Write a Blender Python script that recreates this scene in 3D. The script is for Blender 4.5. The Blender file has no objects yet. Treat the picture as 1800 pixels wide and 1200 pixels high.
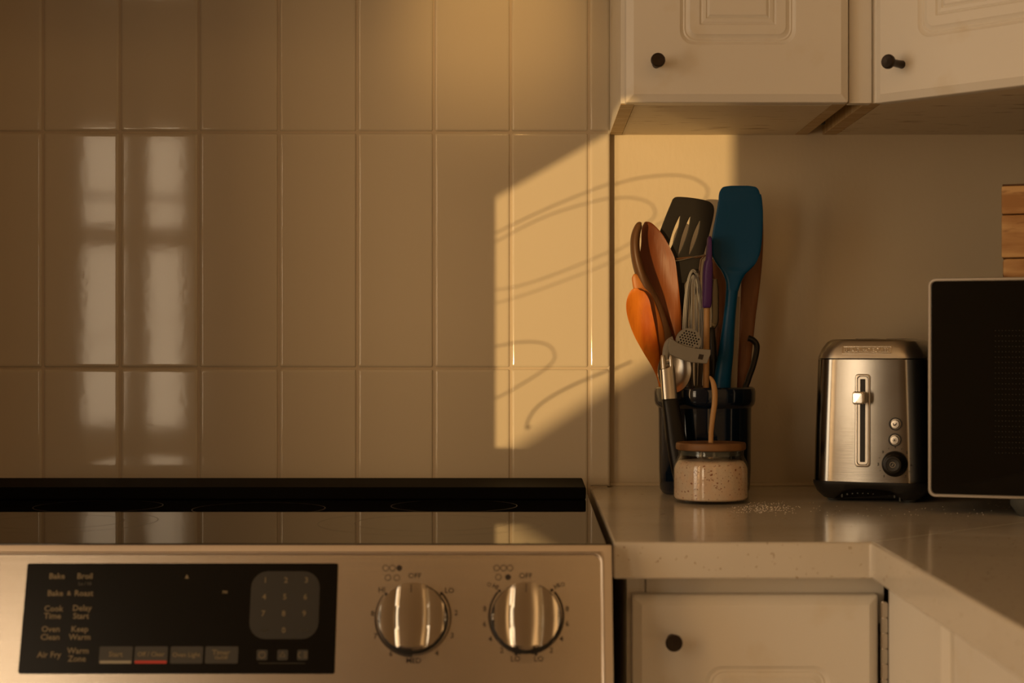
import bpy, bmesh, math, random
from mathutils import Vector, Matrix
R = random.Random(7)
C = bpy.context.scene.collection
PI = math.pi

# ------------------------------------------------------------------ camera, light, exposure
F, CX, CY = 2895.0, 935.0, 612.0          # focal length and vanishing point for an 1800x1200 frame
CAM = Vector((0.0, -2.19, 1.097))
sc = bpy.context.scene
cd = bpy.data.cameras.new('camera'); cam = bpy.data.objects.new('camera', cd); C.objects.link(cam)
cam.location = CAM; cam.rotation_euler = (PI/2, 0, 0)
cd.sensor_width = 36.0; cd.lens = F/1800*36.0
cd.shift_x = -(CX-900)/1800.0; cd.shift_y = (CY-600)/1800.0
cd.clip_start = 0.05
cd.dof.use_dof = True; cd.dof.focus_distance = 2.06; cd.dof.aperture_fstop = 6.3
sc.camera = cam
sc.view_settings.view_transform = 'Standard'; sc.view_settings.look = 'None'
sc.view_settings.gamma = 1.0; sc.view_settings.use_curve_mapping = False
sc.view_settings.exposure = 0.0
w = bpy.data.worlds.new('world'); sc.world = w; w.use_nodes = True
bg = w.node_tree.nodes['Background']; bg.inputs[0].default_value = (1.0, .62, .3, 1); bg.inputs[1].default_value = 0.35

def lamp(name, kind, loc, aim, power, col, **kw):
    d = bpy.data.lights.new(name, kind); d.energy = power; d.color = col
    for k, v in kw.items(): setattr(d, k, v)
    o = bpy.data.objects.new(name, d); C.objects.link(o); o.location = loc
    o.rotation_euler = Vector(aim).to_track_quat('-Z', 'Y').to_euler()
    return o
SUN_T, SUN_E = 0.5, 0.06                   # sunlight thrown back from outside: from behind, from the left, nearly level
lamp('sun', 'SUN', (-4, -8, 1.3), (SUN_T, 1, SUN_E), 2.45, (1.0, .62, .245), angle=0.0026)
lamp('window_light', 'AREA', (-1.19, -2.70, 1.30), (0, 1, 0), 6.0, (1.0, .76, .50), shape='RECTANGLE', size=.40, size_y=.86)
lamp('rear_left_fill', 'AREA', (-1.87, -2.54, 1.30), (.55, 1, 0), 30.0, (1.0, .60, .27), shape='RECTANGLE', size=.58, size_y=2.1)  # soft fill added from the rear left; no patio door stands there
lamp('left_fill', 'AREA', (-2.16, -1.80, 1.30), (1, 0, 0), 16.0, (1.0, .82, .58), shape='RECTANGLE', size=.9, size_y=1.6)  # fill added for surfaces facing left; the left wall has no window
lamp('high_rear_fill', 'AREA', (.10, -2.55, 2.33), (0, 1, -.35), 2.3, (1.0, .56, .22), shape='RECTANGLE', size=1.75, size_y=.26)  # fill added high behind the camera; the wall has no transom
lamp('rear_right_fill', 'AREA', (.45, -2.56, 1.30), (0, 1, 0), 1.1, (1.0, .56, .22), shape='RECTANGLE', size=.38, size_y=1.2)  # fill added to lift the wall right of the crock; no passage there
lamp('tile_glow_spot', 'SPOT', (-.03, -.30, 1.655), (-.02, .30, -.12), 2.4, (1.0, .56, .18), spot_size=math.radians(58), spot_blend=1.0, shadow_soft_size=.02)  # spot added for the warm glow on the upper tiles, not a fitted lamp

# ------------------------------------------------------------------ helpers
def W(px, py, Y):                          # the point of the plane Y = const that the pixel shows
    d = Y-CAM.y
    return Vector(((px-CX)*d/F, Y, CAM.z-(py-CY)*d/F))
class Plane:
    def __init__(s, o, u, v):
        s.o = Vector(o); s.u = Vector(u).normalized(); s.v = Vector(v).normalized(); s.n = s.u.cross(s.v)
    def uv(s, px, py, off=0.0):
        d = Vector(((px-CX)/F, 1, -(py-CY)/F)); o = s.o+s.n*off
        t = (o-CAM).dot(s.n)/d.dot(s.n); p = CAM+d*t-o
        return p.dot(s.u), p.dot(s.v)
    def at(s, a, b, h=0.0): return s.o+s.u*a+s.v*b+s.n*h
    def mat(s, a=0, b=0, h=0, rot=0):
        m = Matrix.Identity(4)
        for i in range(3): m[i][0] = s.u[i]; m[i][1] = s.v[i]; m[i][2] = s.n[i]
        p = s.at(a, b, h)
        for i in range(3): m[i][3] = p[i]
        return m @ Matrix.Rotation(rot, 4, 'Z')

class MB:
    def __init__(s): s.v = []; s.f = []
    def add(s, vs, fs, m=None):
        n = len(s.v)
        s.v += [tuple(m @ Vector(p)) if m is not None else tuple(p) for p in vs]
        s.f += [tuple(i+n for i in f) for f in fs]; return s
    def bm(s, b, m=None):
        b.verts.index_update()
        s.add([v.co.copy() for v in b.verts], [[v.index for v in f.verts] for f in b.faces], m); b.free(); return s
    def box(s, lo, hi, bev=0.0, seg=2, m=None):
        b = bmesh.new(); bmesh.ops.create_cube(b, size=1)
        for v in b.verts: v.co = Vector([lo[i]+(v.co[i]+.5)*(hi[i]-lo[i]) for i in range(3)])
        if bev > 0: bmesh.ops.bevel(b, geom=b.edges[:]+b.verts[:], offset=bev, segments=seg, profile=.5, affect='EDGES')
        return s.bm(b, m)
    def loft(s, rings, cap0=True, cap1=True, closed=True, m=None):
        k = len(rings[0]); vs = [p for r in rings for p in r]; fs = []
        for i in range(len(rings)-1):
            for j in range(k if closed else k-1):
                a = i*k+j; b = i*k+(j+1) % k
                fs.append((a, b, b+k, a+k))
        if cap0: fs.append(tuple(reversed(range(k))))
        if cap1: fs.append(tuple(range((len(rings)-1)*k, len(rings)*k)))
        return s.add(vs, fs, m)
    def lathe(s, prof, n=48, m=None, c=(0, 0, 0)):
        rings = [[(c[0]+r*math.cos(2*PI*i/n), c[1]+r*math.sin(2*PI*i/n), c[2]+z) for i in range(n)] for r, z in prof]
        return s.loft(rings, m=m)
    def tube(s, path, r, n=8, m=None, taper=None):
        P = [Vector(p) for p in path]; rings = []; up = Vector((0, 1, 0.013))
        for i, p in enumerate(P):
            t = (P[min(i+1, len(P)-1)]-P[max(i-1, 0)]).normalized()
            a = t.cross(up).normalized(); b = t.cross(a).normalized()
            rr = r if taper is None else r*taper[i]
            rings.append([p+a*(rr*math.cos(2*PI*k/n))+b*(rr*math.sin(2*PI*k/n)) for k in range(n)])
        return s.loft(rings, m=m)
    def prism(s, outs, th, bev=0.0, m=None):        # filled 2-D outlines (inner ones are holes), thickness th
        cu = bpy.data.curves.new('t', 'CURVE'); cu.dimensions = '2D'; cu.fill_mode = 'BOTH'
        cu.extrude = max(th/2-bev, 0.0); cu.bevel_depth = bev; cu.bevel_resolution = 1
        for o in outs:
            sp = cu.splines.new('POLY'); sp.points.add(len(o)-1)
            for p, q in zip(sp.points, o): p.co = (q[0], q[1], 0, 1)
            sp.use_cyclic_u = True
        return s.cur(cu, m)
    def text(s, body, size, m, th=.0002, bold=0.0):
        cu = bpy.data.curves.new('t', 'FONT'); cu.body = body; cu.size = size; cu.extrude = th
        cu.align_x = 'CENTER'; cu.align_y = 'CENTER'; cu.offset = bold; cu.resolution_u = 2
        return s.cur(cu, m)
    def cur(s, cu, m):
        o = bpy.data.objects.new('t', cu); C.objects.link(o)
        dg = bpy.context.evaluated_depsgraph_get(); dg.update()
        me = bpy.data.meshes.new_from_object(o.evaluated_get(dg))
        s.add([v.co.copy() for v in me.vertices], [tuple(p.vertices) for p in me.polygons], m)
        bpy.data.objects.remove(o); bpy.data.curves.remove(cu); bpy.data.meshes.remove(me); return s
    def build(s, name, mat, parent=None, smooth=True, ang=35, weld=True, **props):
        me = bpy.data.meshes.new(name); me.from_pydata(s.v, [], s.f)
        b = bmesh.new(); b.from_mesh(me)
        if weld: bmesh.ops.remove_doubles(b, verts=b.verts, dist=1e-6)
        bmesh.ops.recalc_face_normals(b, faces=b.faces); b.to_mesh(me); b.free()
        if smooth:
            me.shade_smooth(); me.set_sharp_from_angle(angle=math.radians(ang))
        me.materials.append(mat)
        o = bpy.data.objects.new(name, me); C.objects.link(o)
        if smooth: wn = o.modifiers.new('wn', 'WEIGHTED_NORMAL'); wn.keep_sharp = True; wn.weight = 60
        if parent is not None:
            o.parent = parent; o.matrix_parent_inverse = PW(parent).inverted()
        for k, v in props.items(): o[k] = v
        return o
def PW(o):
    m = Matrix.LocRotScale(o.location, o.rotation_euler, o.scale)
    return (PW(o.parent) @ o.matrix_parent_inverse @ m) if o.parent else m
def thing(name, loc, label, cat, group=None):
    o = bpy.data.objects.new(name, None); C.objects.link(o); o.location = loc
    o.empty_display_size = .05; o['label'] = label; o['category'] = cat
    if group: o['group'] = group
    return o
def tag(o, label, cat, group=None):
    o['label'] = label; o['category'] = cat
    if group: o['group'] = group
    return o

def rrect(x0, x1, y0, y1, r, n=5, side=1):           # rounded rectangle, counter-clockwise
    r = max(r, 1e-5); P = []
    cs = [((x1-r, y0+r), -PI/2), ((x1-r, y1-r), 0), ((x0+r, y1-r), PI/2), ((x0+r, y0+r), PI)]
    for k, ((cx, cy), a) in enumerate(cs):
        for i in range(n+1):
            t = a+PI/2*i/n; P.append((cx+r*math.cos(t), cy+r*math.sin(t)))
        nx, ny = cs[(k+1) % 4][0]; a2 = cs[(k+1) % 4][1]
        p0 = P[-1]; p1 = (nx+r*math.cos(a2), ny+r*math.sin(a2))
        for i in range(1, side): P.append((p0[0]+(p1[0]-p0[0])*i/side, p0[1]+(p1[1]-p0[1])*i/side))
    return P
def cat_rom(pts, n=5):
    out = []
    for i in range(len(pts)-1):
        p = [pts[max(i-1, 0)], pts[i], pts[i+1], pts[min(i+2, len(pts)-1)]]
        for k in range(n):
            t = k/n
            out.append(tuple(.5*((2*p[1][j])+(-p[0][j]+p[2][j])*t+(2*p[0][j]-5*p[1][j]+4*p[2][j]-p[3][j])*t*t+(-p[0][j]+3*p[1][j]-3*p[2][j]+p[3][j])*t**3) for j in range(len(pts[0]))))
    out.append(tuple(pts[-1])); return out

# ------------------------------------------------------------------ materials
MATS = {}
def mat(name, col, rough=.5, metal=0.0, bump=None, var=None, ior=1.45, coat=0.0, aniso=None, trans=0.0, spec=None):
    """bump=(scale, strength, (sx,sy,sz)); var=(scale, colour2, (sx,sy,sz), lo, hi)"""
    m = bpy.data.materials.new(name); m.use_nodes = True; nt = m.node_tree; N = nt.nodes; L = nt.links
    b = N['Principled BSDF']; b.inputs['Base Color'].default_value = (*col, 1); b.inputs['Roughness'].default_value = rough
    b.inputs['Metallic'].default_value = metal; b.inputs['IOR'].default_value = ior; b.inputs['Coat Weight'].default_value = coat
    b.inputs['Transmission Weight'].default_value = trans
    if spec is not None: b.inputs['Specular IOR Level'].default_value = spec
    tc = N.new('ShaderNodeTexCoord')
    def noise(scale, st, detail=4, kind='ShaderNodeTexNoise'):
        mp = N.new('ShaderNodeMapping'); mp.inputs['Scale'].default_value = st
        L.new(tc.outputs['Object'], mp.inputs['Vector'])
        n = N.new(kind); n.inputs['Scale'].default_value = scale
        if 'Detail' in n.inputs: n.inputs['Detail'].default_value = detail
        L.new(mp.outputs['Vector'], n.inputs['Vector']); return n
    cur = None
    for v in (var or []):
        n = noise(v[0], v[2]); rp = N.new('ShaderNodeMapRange'); rp.inputs['From Min'].default_value = v[3]; rp.inputs['From Max'].default_value = v[4]
        L.new(n.outputs[0], rp.inputs['Value'])
        mx = N.new('ShaderNodeMix'); mx.data_type = 'RGBA'; L.new(rp.outputs[0], mx.inputs['Factor'])
        if cur is None: mx.inputs['A'].default_value = (*col, 1)
        else: L.new(cur, mx.inputs['A'])
        mx.inputs['B'].default_value = (*v[1], 1); cur = mx.outputs['Result']
    if cur is not None: L.new(cur, b.inputs['Base Color'])
    if bump:
        n = noise(bump[0], bump[2]); bp = N.new('ShaderNodeBump'); bp.inputs['Strength'].default_value = bump[1]
        bp.inputs['Distance'].default_value = bump[3] if len(bump) > 3 else .001
        L.new(n.outputs[0], bp.inputs['Height']); L.new(bp.outputs[0], b.inputs['Normal'])
    MATS[name] = m; return m
one = (1, 1, 1)
M_tile = mat('tile_glaze', (.63, .57, .46), .06, bump=(70, .3, one, .00012))
M_grout = mat('grout', (.56, .48, .37), .8, bump=(300, .3, one))
M_wall = mat('wall_paint', (.64, .56, .42), .42, bump=(160, .35, (1, 1, .5), .0008), var=[(3, (.60, .52, .38), one, .45, .7)])
M_room = mat('room_paint', (.36, .27, .17), .7, bump=(60, .1, one))
M_cab = mat('cabinet_paint', (.78, .75, .69), .38, bump=(25, .12, one, .001), var=[(14, (.72, .66, .55), one, .6, .75)])
M_raw = mat('raw_wood_edge', (.52, .36, .17), .6, var=[(12, (.66, .52, .32), (1, 8, 1), .4, .65)], bump=(60, .3, (1, .2, 1)))
M_under = mat('cabinet_underside', (.80, .70, .54), .55, var=[(22, (.42, .30, .16), (1, 3.5, 1), .60, .72)], bump=(40, .2, (1, 3, 1)))
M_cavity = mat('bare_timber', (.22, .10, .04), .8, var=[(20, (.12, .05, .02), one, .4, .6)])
M_stone = mat('worktop_stone', (.66, .62, .55), .17, coat=.1, var=[(2.2, (.54, .50, .43), (1, 2, 1), .48, .7), (190, (.30, .20, .10), one, .66, .72), (90, (.40, .29, .17), one, .70, .74)])
M_seam = mat('worktop_joint', (.82, .78, .68), .4)
M_steel = mat('brushed_steel', (.58, .53, .47), .27, 1.0, bump=(40, .12, (.3, 1, 26), .0006), var=[(5, (.52, .47, .41), one, .4, .65)])
M_tsteel = mat('toaster_steel', (.30, .285, .26), .17, 1.0, bump=(40, .06, (.3, 1, 26), .0004), var=[(9, (.22, .20, .17), one, .45, .7)])
M_rail = mat('satin_steel', (.62, .56, .50), .42, 1.0)
M_dsteel = mat('dark_steel', (.10, .09, .07), .25, 1.0)
M_chrome = mat('polished_metal', (.74, .71, .66), .13, 1.0)
M_chrome2 = mat('satin_metal', (.55, .52, .47), .30, 1.0)
M_bglass = mat('black_glass', (.006, .006, .006), .025, ior=1.45)
M_bplast = mat('black_plastic', (.014, .013, .012), .45)
M_vent = mat('black_trim', (.003, .0025, .002), .6, spec=.04)
M_disp = mat('display_glass', (.006, .005, .0035), .25, spec=.15)
M_btn = mat('button_grey', (.035, .032, .026), .5)
M_pad = mat('keypad_grey', (.022, .02, .016), .5)
M_ink = mat('dial_print', (.03, .02, .013), .6)
M_ink2 = mat('panel_print', (.19, .15, .085), .6)
M_ink3 = mat('panel_print_dim', (.05, .045, .03), .6)
M_white = mat('button_bar_white', (.30, .27, .2), .5)
M_red = mat('button_bar_red', (.45, .03, .015), .5)
M_ring = mat('burner_print', (.16, .145, .12), .35)
M_knob = mat('dark_bronze', (.035, .024, .017), .42, .6, bump=(200, .2, one))
M_navy = mat('navy_glaze', (.004, .010, .024), .07, ior=1.5, bump=(9, .15, one, .002))
M_glass0 = mat('clear_glass', (1, 1, 1), .0, ior=1.45, trans=1.0)
M_glass = bpy.data.materials.new('clear_glass'); M_glass.use_nodes = True
_n = M_glass.node_tree; _n.nodes.clear(); _o = _n.nodes.new('ShaderNodeOutputMaterial'); _m = _n.nodes.new('ShaderNodeMixShader')
_t = _n.nodes.new('ShaderNodeBsdfTransparent'); _t.inputs[0].default_value = (.97, .98, .96, 1); _g = _n.nodes.new('ShaderNodeBsdfGlossy'); _g.inputs['Roughness'].default_value = .02
_l = _n.nodes.new('ShaderNodeLayerWeight'); _l.inputs[0].default_value = .5
_p = _n.nodes.new('ShaderNodeMath'); _p.operation = 'POWER'; _n.links.new(_l.outputs['Facing'], _p.inputs[0]); _p.inputs[1].default_value = 4.0
_f = _n.nodes.new('ShaderNodeMath'); _f.operation = 'MULTIPLY_ADD'; _n.links.new(_p.outputs[0], _f.inputs[0]); _f.inputs[1].default_value = .5; _f.inputs[2].default_value = .04
for a_, b_ in [(_f.outputs[0], _m.inputs[0]), (_t.outputs[0], _m.inputs[1]), (_g.outputs[0], _m.inputs[2]), (_m.outputs[0], _o.inputs[0])]: _n.links.new(a_, b_)
M_salt = mat('pink_salt', (.92, .68, .54), .85, bump=(250, .6, one), var=[(60, (.90, .72, .60), one, .4, .6), (330, (.38, .14, .07), one, .62, .66)])
M_lid = mat('acacia_lid', (.13, .06, .024), .5, var=[(8, (.26, .13, .05), (1, 9, 1), .4, .62)], bump=(40, .2, (1, 8, 1)))
def wood(name, c, c2, rough=.45): return mat(name, c, rough, var=[(7, c2, (6, 6, .8), .38, .64), (40, tuple(x*.55 for x in c), (5, 5, .5), .62, .78)], bump=(60, .25, (5, 5, .4)))
M_w1 = wood('olive_wood', (.66, .20, .012), (.42, .09, .005))
M_w2 = wood('beech_wood', (.50, .19, .035), (.30, .09, .015))
M_w3 = wood('cherry_wood', (.22, .062, .010), (.14, .032, .005))
M_w4 = wood('dark_wood', (.11, .052, .02), (.07, .03, .012))
M_w5 = wood('pale_wood', (.55, .32, .13), (.48, .26, .10))
M_w6 = wood('brown_wood', (.22, .085, .025), (.15, .05, .015))
M_plank = mat('weathered_plank', (.34, .17, .06), .7, var=[(9, (.55, .34, .15), (1, 1, 6), .4, .6), (30, (.22, .10, .035), (1, 1, 4), .62, .75)], bump=(30, .6, (1, 1, 5), .002))
M_black = mat('black_nylon', (.009, .0075, .006), .38, spec=.35)
M_blue = mat('blue_silicone', (.0003, .065, .17), .36, spec=.25)
M_purple = mat('purple_silicone', (.075, .02, .15), .45)
M_greyp = mat('grey_nylon', (.27, .25, .21), .5, bump=(150, .1, one))
M_greywire = mat('grey_silicone', (.20, .19, .18), .4)
M_beige = mat('beige_plastic', (.36, .31, .23), .5)
M_glassblack = mat('microwave_glass', (.004, .004, .003), .05, ior=1.4)
M_frame = mat('silver_frame', (.50, .47, .43), .35, .7)
M_foot = mat('grey_rubber', (.07, .075, .07), .6)
M_saltw = mat('spilled_salt', (.85, .80, .72), .5)
M_floor = mat('floor_boards', (.30, .20, .11), .4, var=[(3, (.22, .14, .07), (1, 8, 1), .4, .6)])
M_ext = mat('blocker_slab', (.35, .30, .24), .8)  # plain colour of the added sun blockers

# ------------------------------------------------------------------ room
XL, XR, YR, ZC = -2.2, 1.02, -2.60, 2.5
TY = -.016                                            # face of the tiles; the painted wall is at Y = 0
def struct(o): o['kind'] = 'structure'; return o
floor = struct(MB().box((XL-.1, YR-.1, -.05), (XR+.1, .1, 0)).build('floor', M_floor))
struct(MB().box((XL-.1, YR-.1, ZC), (XR+.1, .1, ZC+.05)).build('ceiling', M_room))
struct(MB().box((XL-.1, YR-.1, 0), (XL, .1, ZC)).build('wall_left', M_room))
struct(MB().box((XR, YR-.1, 0), (XR+.1, .1, ZC)).build('wall_right', M_wall))
# window wall behind the camera: opening X -1.381..-1.0, z .881..1.72
wx0, wx1, wz0, wz1 = -1.390, -1.0, .960-SUN_E*2.58, 1.74
wf = MB()
wf.box((XL, YR-.1, 0), (wx0, YR, ZC)); wf.box((wx1, YR-.1, 0), (XR, YR, ZC))
wf.box((wx0, YR-.1, 0), (wx1, YR, wz0)); wf.box((wx0, YR-.1, wz1), (wx1, YR, ZC))
struct(wf.build('wall_front', M_room, smooth=False))
win = MB()
win.box((wx0-.05, YR, wz0-.05), (wx1+.05, YR+.012, wz0)); win.box((wx0-.05, YR, wz1), (wx1+.05, YR+.012, wz1+.06))
win.box((wx0-.05, YR, wz0), (wx0, YR+.012, wz1)); win.box((wx1, YR, wz0), (wx1+.05, YR+.012, wz1))
window = struct(win.build('window_1', M_room, smooth=False))
MB().box((wx0, YR-.05, 1.392), (wx1, YR-.02, 1.45), .003).build('meeting_rail', M_room, window)
MB().box((wx0, YR-.045, 1.53), (wx1, YR-.025, 1.545), .002).build('glazing_bar', M_room, window)

# back wall, painted part + tiles
back = struct(MB().box((XL, 0, 0), (XR, .1, ZC)).build('wall_back', M_wall))
gb = MB().box((-2.19, TY+.0022, .70), (.1000, -.0001, 2.0))
gb.build('grout_bed', M_grout, back, smooth=False)
s_t = (TY-CAM.y)
def tx(px): return (px-CX)*s_t/F
def tz(py): return CAM.z-(py-CY)*s_t/F
cols = [-61-137.5*k for k in range(12, 0, -1)]+[-61, 75, 210.5, 349, 489.5, 627.5, 762.5, 897.5, 1035, 1071.5]
rows = [-596, -182, 232, 647, 1062]
GAP = .0030
tile_cache = {}
def tile_mesh(wd, ht):
    key = (round(wd, 4), round(ht, 4))
    if key in tile_cache: return tile_cache[key]
    prof = [(0, -.006), (0, .0016), (.0007, .0008), (.0018, .00025), (.0036, 0), (.0044, 0)]   # inset, depth behind the face
    rings = []
    for ins, d in prof:
        y = TY*0+(.009 if d < 0 else d)
        rings.append([(x, y, z) for x, z in rrect(-wd/2+ins, wd/2-ins, -ht/2+ins, ht/2-ins, max(.0022-ins*.4, .0006), 3)])
    mb = MB().loft(rings, cap0=False)
    o = mb.build('tile', M_tile, None, ang=60)
    me = o.data; bpy.data.objects.remove(o); tile_cache[key] = me; return me
for ci in range(len(cols)-1):
    for ri in range(len(rows)-1):
        x0, x1 = tx(cols[ci])+GAP/2, tx(cols[ci+1])-(GAP/2 if ci < len(cols)-2 else 0)
        z1, z0 = tz(rows[ri])-GAP/2, tz(rows[ri+1])+GAP/2
        if ri == 0: z1 = 1.995
        if ci == len(cols)-2 and ri == 3: z0 = .9155
        o = bpy.data.objects.new('tile', tile_mesh(x1-x0, z1-z0)); C.objects.link(o); o.parent = back
        o.location = ((x0+x1)/2, TY+R.uniform(-.0002, .0002), (z0+z1)/2)
        tilt = (R.uniform(-.0022, .0022), 0, R.uniform(-.0022, .0022))
        if 75 <= cols[ci] < 80: tilt = (.0005, 0, .0006)
        if 205 < cols[ci] < 215: tilt = (-.001, 0, .0015)
        if ci == len(cols)-2: tilt = (0, 0, 0)
        o.rotation_euler = tilt
# trim: cut edge of the tiled board
MB().box((.1000, -.0145, .9150), (.1030, -.0001, 2.0), .001).build('tile_edge_trim', M_tile, back)
MB().tube([(.104, -.001, .9155), (XR, -.001, .9155)], .0035, 8).build('sealant_bead', M_wall, back)

# ------------------------------------------------------------------ worktops
ZT, ZB = .914, .879
def worktop(name, pts, label, seam=None):
    mb = MB(); b = bmesh.new()
    vs = [b.verts.new((x, y, ZB)) for x, y in pts]; f = b.faces.new(vs)
    r = bmesh.ops.extrude_face_region(b, geom=[f]); 
    for v in [e for e in r['geom'] if isinstance(e, bmesh.types.BMVert)]: v.co.z = ZT
    bmesh.ops.bevel(b, geom=b.edges[:], offset=.003, segments=3, profile=.5, affect='EDGES')
    mb.bm(b); o = mb.build(name, M_stone, ang=40); tag(o, label, 'worktop'); return o
XC = .0765
wt = worktop('worktop', [(XC, -.017), (XC, -.635), (.3205, -.635), (.3205, -1.75), (XR-.002, -1.75), (XR-.002, -.002), (.1035, -.002), (.1035, -.017)],
             'pale speckled stone worktop turning the corner under toaster and crock')
a, b_ = Vector((.3205+.004, -.635+.004, ZT+.0001)), Vector((XR-.03, -.03, ZT+.0001))
dv = (b_-a).normalized(); nv = Vector((-dv.y, dv.x, 0))*.0006
MB().add([a-nv, b_-nv, b_+nv, a+nv], [(0, 1, 2, 3)]).build('seam', M_seam, wt)

# ------------------------------------------------------------------ cabinet doors
def door(pl, w_, h_, parent, name='door', gx=(.062, .061), gz=(.066, .066), th=.019):
    """door in plane pl (u right, v up), lower left corner at (0,0); routed groove and raised centre panel"""
    seq = []
    def ring(ins, h, r): seq.append([pl.at(a, b, h) for a, b in rrect(ins, w_-ins, ins, h_-ins, r, 6)])
    def gr(ins, h, r): seq.append([pl.at(a, b, h) for a, b in rrect(gx[0]+ins, w_-gx[1]-ins, gz[0]+ins, h_-gz[1]-ins, r, 6)])
    ring(0, -th, .002); ring(0, -.006, .002); ring(.0008, -.0045, .002); ring(.0085, -.0004, .001); ring(.0092, 0, .001); ring(.0100, 0, .001)
    gr(-.0008, 0, .016)
    gr(0, 0, .016); gr(.0015, -.0016, .0155); gr(.004, -.0028, .014); gr(.0055, -.0018, .013); gr(.007, -.0026, .012); gr(.010, -.0016, .010); gr(.0118, 0, .009)
    gr(.0225, 0, .0008); gr(.0245, -.0022, .0008); gr(.0262, -.0008, .0006); gr(.030, -.0001, .0006); gr(.0312, -.0016, .0006); gr(.034, .0006, .0005); gr(.035, .0008, .0005); gr(.0356, .0008, .0005)
    mb = MB().loft(seq); return mb.build(name, M_cab, parent, ang=24)
def knob(pl, a, b, parent, L=.030):
    prof = [(.0001, 0), (.0047, 0), (.0044, .004), (.0042, L*.55), (.0054, L*.78), (.0080, L*.86), (.0083, L*.93), (.0078, L), (.0068, L+.0008), (.0001, L+.0003)]
    return MB().lathe(prof, 32, pl.mat(a, b, 0)).build('knob', M_knob, parent)
ZU = 1.3807                                           # underside of the wall cabinets
# left wall cabinet
cab = thing('wall_cabinet', (.103, 0, ZU), 'white wall cabinet beside the tiles, flat-fronted door with a round knob', 'cabinet')
MB().box((.1029, -.281, ZU), (.1193, -.0002, 2.2), .0006).build('side_panel', M_cab, cab)
MB().box((.1197, -.262, ZU), (.3497, -.0002, ZU+.016), .0005).build('bottom_panel', M_under, cab)
MB().box((.3500, -.281, ZU), (.3660, -.0002, 2.2), .0006).build('side_panel', M_raw, cab)
MB().box((.1193, -.281, ZU+.0003), (.3500, -.2625, 2.2), .0005).build('face_frame', M_cab, cab)
MB().box((.1032, -.277, ZU-.0006), (.1190, -.004, ZU+.0001)).build('raw_edge', M_raw, cab)
pl = Plane((.1077, -.300, 1.3795), (1, 0, 0), (0, 0, 1)); pl.n = Vector((0, -1, 0))
door(pl, .2563, .80, cab); a, b = pl.uv(1155, 113, .0); knob(pl, a-.001, b, cab)
# filler between
fil = thing('filler_strip', (.38, -.28, ZU), 'narrow white filler strip between the two wall cabinet doors', 'trim')
MB().box((.3665, -.287, ZU-.0005), (.3925, -.270, 2.2), .0006).build('face', M_cab, fil)
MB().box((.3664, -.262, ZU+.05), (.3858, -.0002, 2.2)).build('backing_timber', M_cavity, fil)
MB().box((.370, -.075, ZU+.004), (.377, -.068, ZU+.0495), .001).build('bracket', M_foot, fil)
# corner wall cabinet, diagonal front
cc = thing('corner_wall_cabinet', (.386, 0, ZU), 'white corner wall cabinet with a door set at an angle above the microwave', 'cabinet')
MB().box((.3862, -.281, ZU), (.4048, -.0002, 2.2), .0006).build('side_panel', M_raw, cc)
d0 = Vector((.3916, -.302, 0)); du = Vector((.7071, -.7071, 0)); dn = Vector((-.7071, -.7071, 0))
dl = .400
b0 = d0-dn*.0195+du*.001
b1 = d0-dn*.0195+du*dl
def poly(mb, pts, z0, z1):
    n = len(pts); mb.add([(x, y, z0) for x, y in pts]+[(x, y, z1) for x, y in pts],
        [tuple(range(n)), tuple(range(n, 2*n))]+[(i, (i+1) % n, (i+1) % n+n, i+n) for i in range(n)]); return mb
poly(MB(), [(.4054, -.0002), (.4054, b0.y+.010), (b0.x+.012, b0.y), (b1.x, b1.y), (XR-.002, b1.y), (XR-.002, -.0002)], ZU+.0003, ZU+.016).build('bottom_panel', M_under, cc, smooth=False)
poly(MB(), [(.3930, -.282), (b0.x, b0.y), (b1.x, b1.y), (b1.x+.012, b1.y+.012), (.4048, -.278)], ZU, 2.2).build('face_frame', M_cab, cc, smooth=False)
MB().box((b1.x, b1.y-.016, ZU), (XR-.002, b1.y, 2.2)).build('side_panel', M_cab, cc)
pl = Plane((d0.x, d0.y, 1.378), du, (0, 0, 1)); pl.n = dn.copy()
door(pl, dl, .80, cc, gx=(.058, .058)); knob(pl, .0375, .0395, cc)

# base cabinet under the worktop, straight part
bc = thing('base_cabinet', (.1, 0, 0), 'white base cabinet beside the range with one low door and dark knob', 'cabinet')
YF = -.585
MB().box((.0925, -.583, .09), (.1107, -.03, ZB-.001), .0005).build('side_panel', M_cab, bc)
MB().box((.0925, -.5845, ZB-.026), (.1095, YF+.0015, ZB-.0008), .0004).build('stile', M_cab, bc)
MB().box((.1112, YF, ZB-.05), (.343, YF+.018, ZB-.0012), .0004).build('top_rail', M_cab, bc)
MB().box((.1112, YF, .09), (.343, YF+.018, .16), .0004).build('bottom_rail', M_cab, bc)
MB().box((.1112, -.56, .09), (.343, -.03, ZB-.0012)).build('body', M_cab, bc, smooth=False)
MB().box((.0925, -.53, 0), (.343, -.03, .0895)).build('plinth', M_bplast, bc)
pl = Plane((.0968, -.604, .13), (1, 0, 0), (0, 0, 1)); pl.n = Vector((0, -1, 0))
ztop = CAM.z-(1046-CY)*(-.604-CAM.y)/F
hD = ztop-.13
door(pl, .2374, hD, bc, gx=(.070, .047), gz=(.068, .068)); a, b = pl.uv(1183, 1123, 0); knob(pl, a-.001, b+.0005, bc, .026)
hg = MB()
hx = .3388
z = ztop-.006
hinge = MB().tube([(hx, -.6045, z), (hx, -.6045, z-.30)], .0030, 12).build('hinge', M_steel, bc)
for k in range(20):
    MB().box((hx-.0033, -.6078, z-.0148*k-.0150), (hx+.0034, -.6042, z-.0148*k-.0006), .001).build('knuckle', M_chrome2 if k % 2 else M_steel, hinge)
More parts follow.
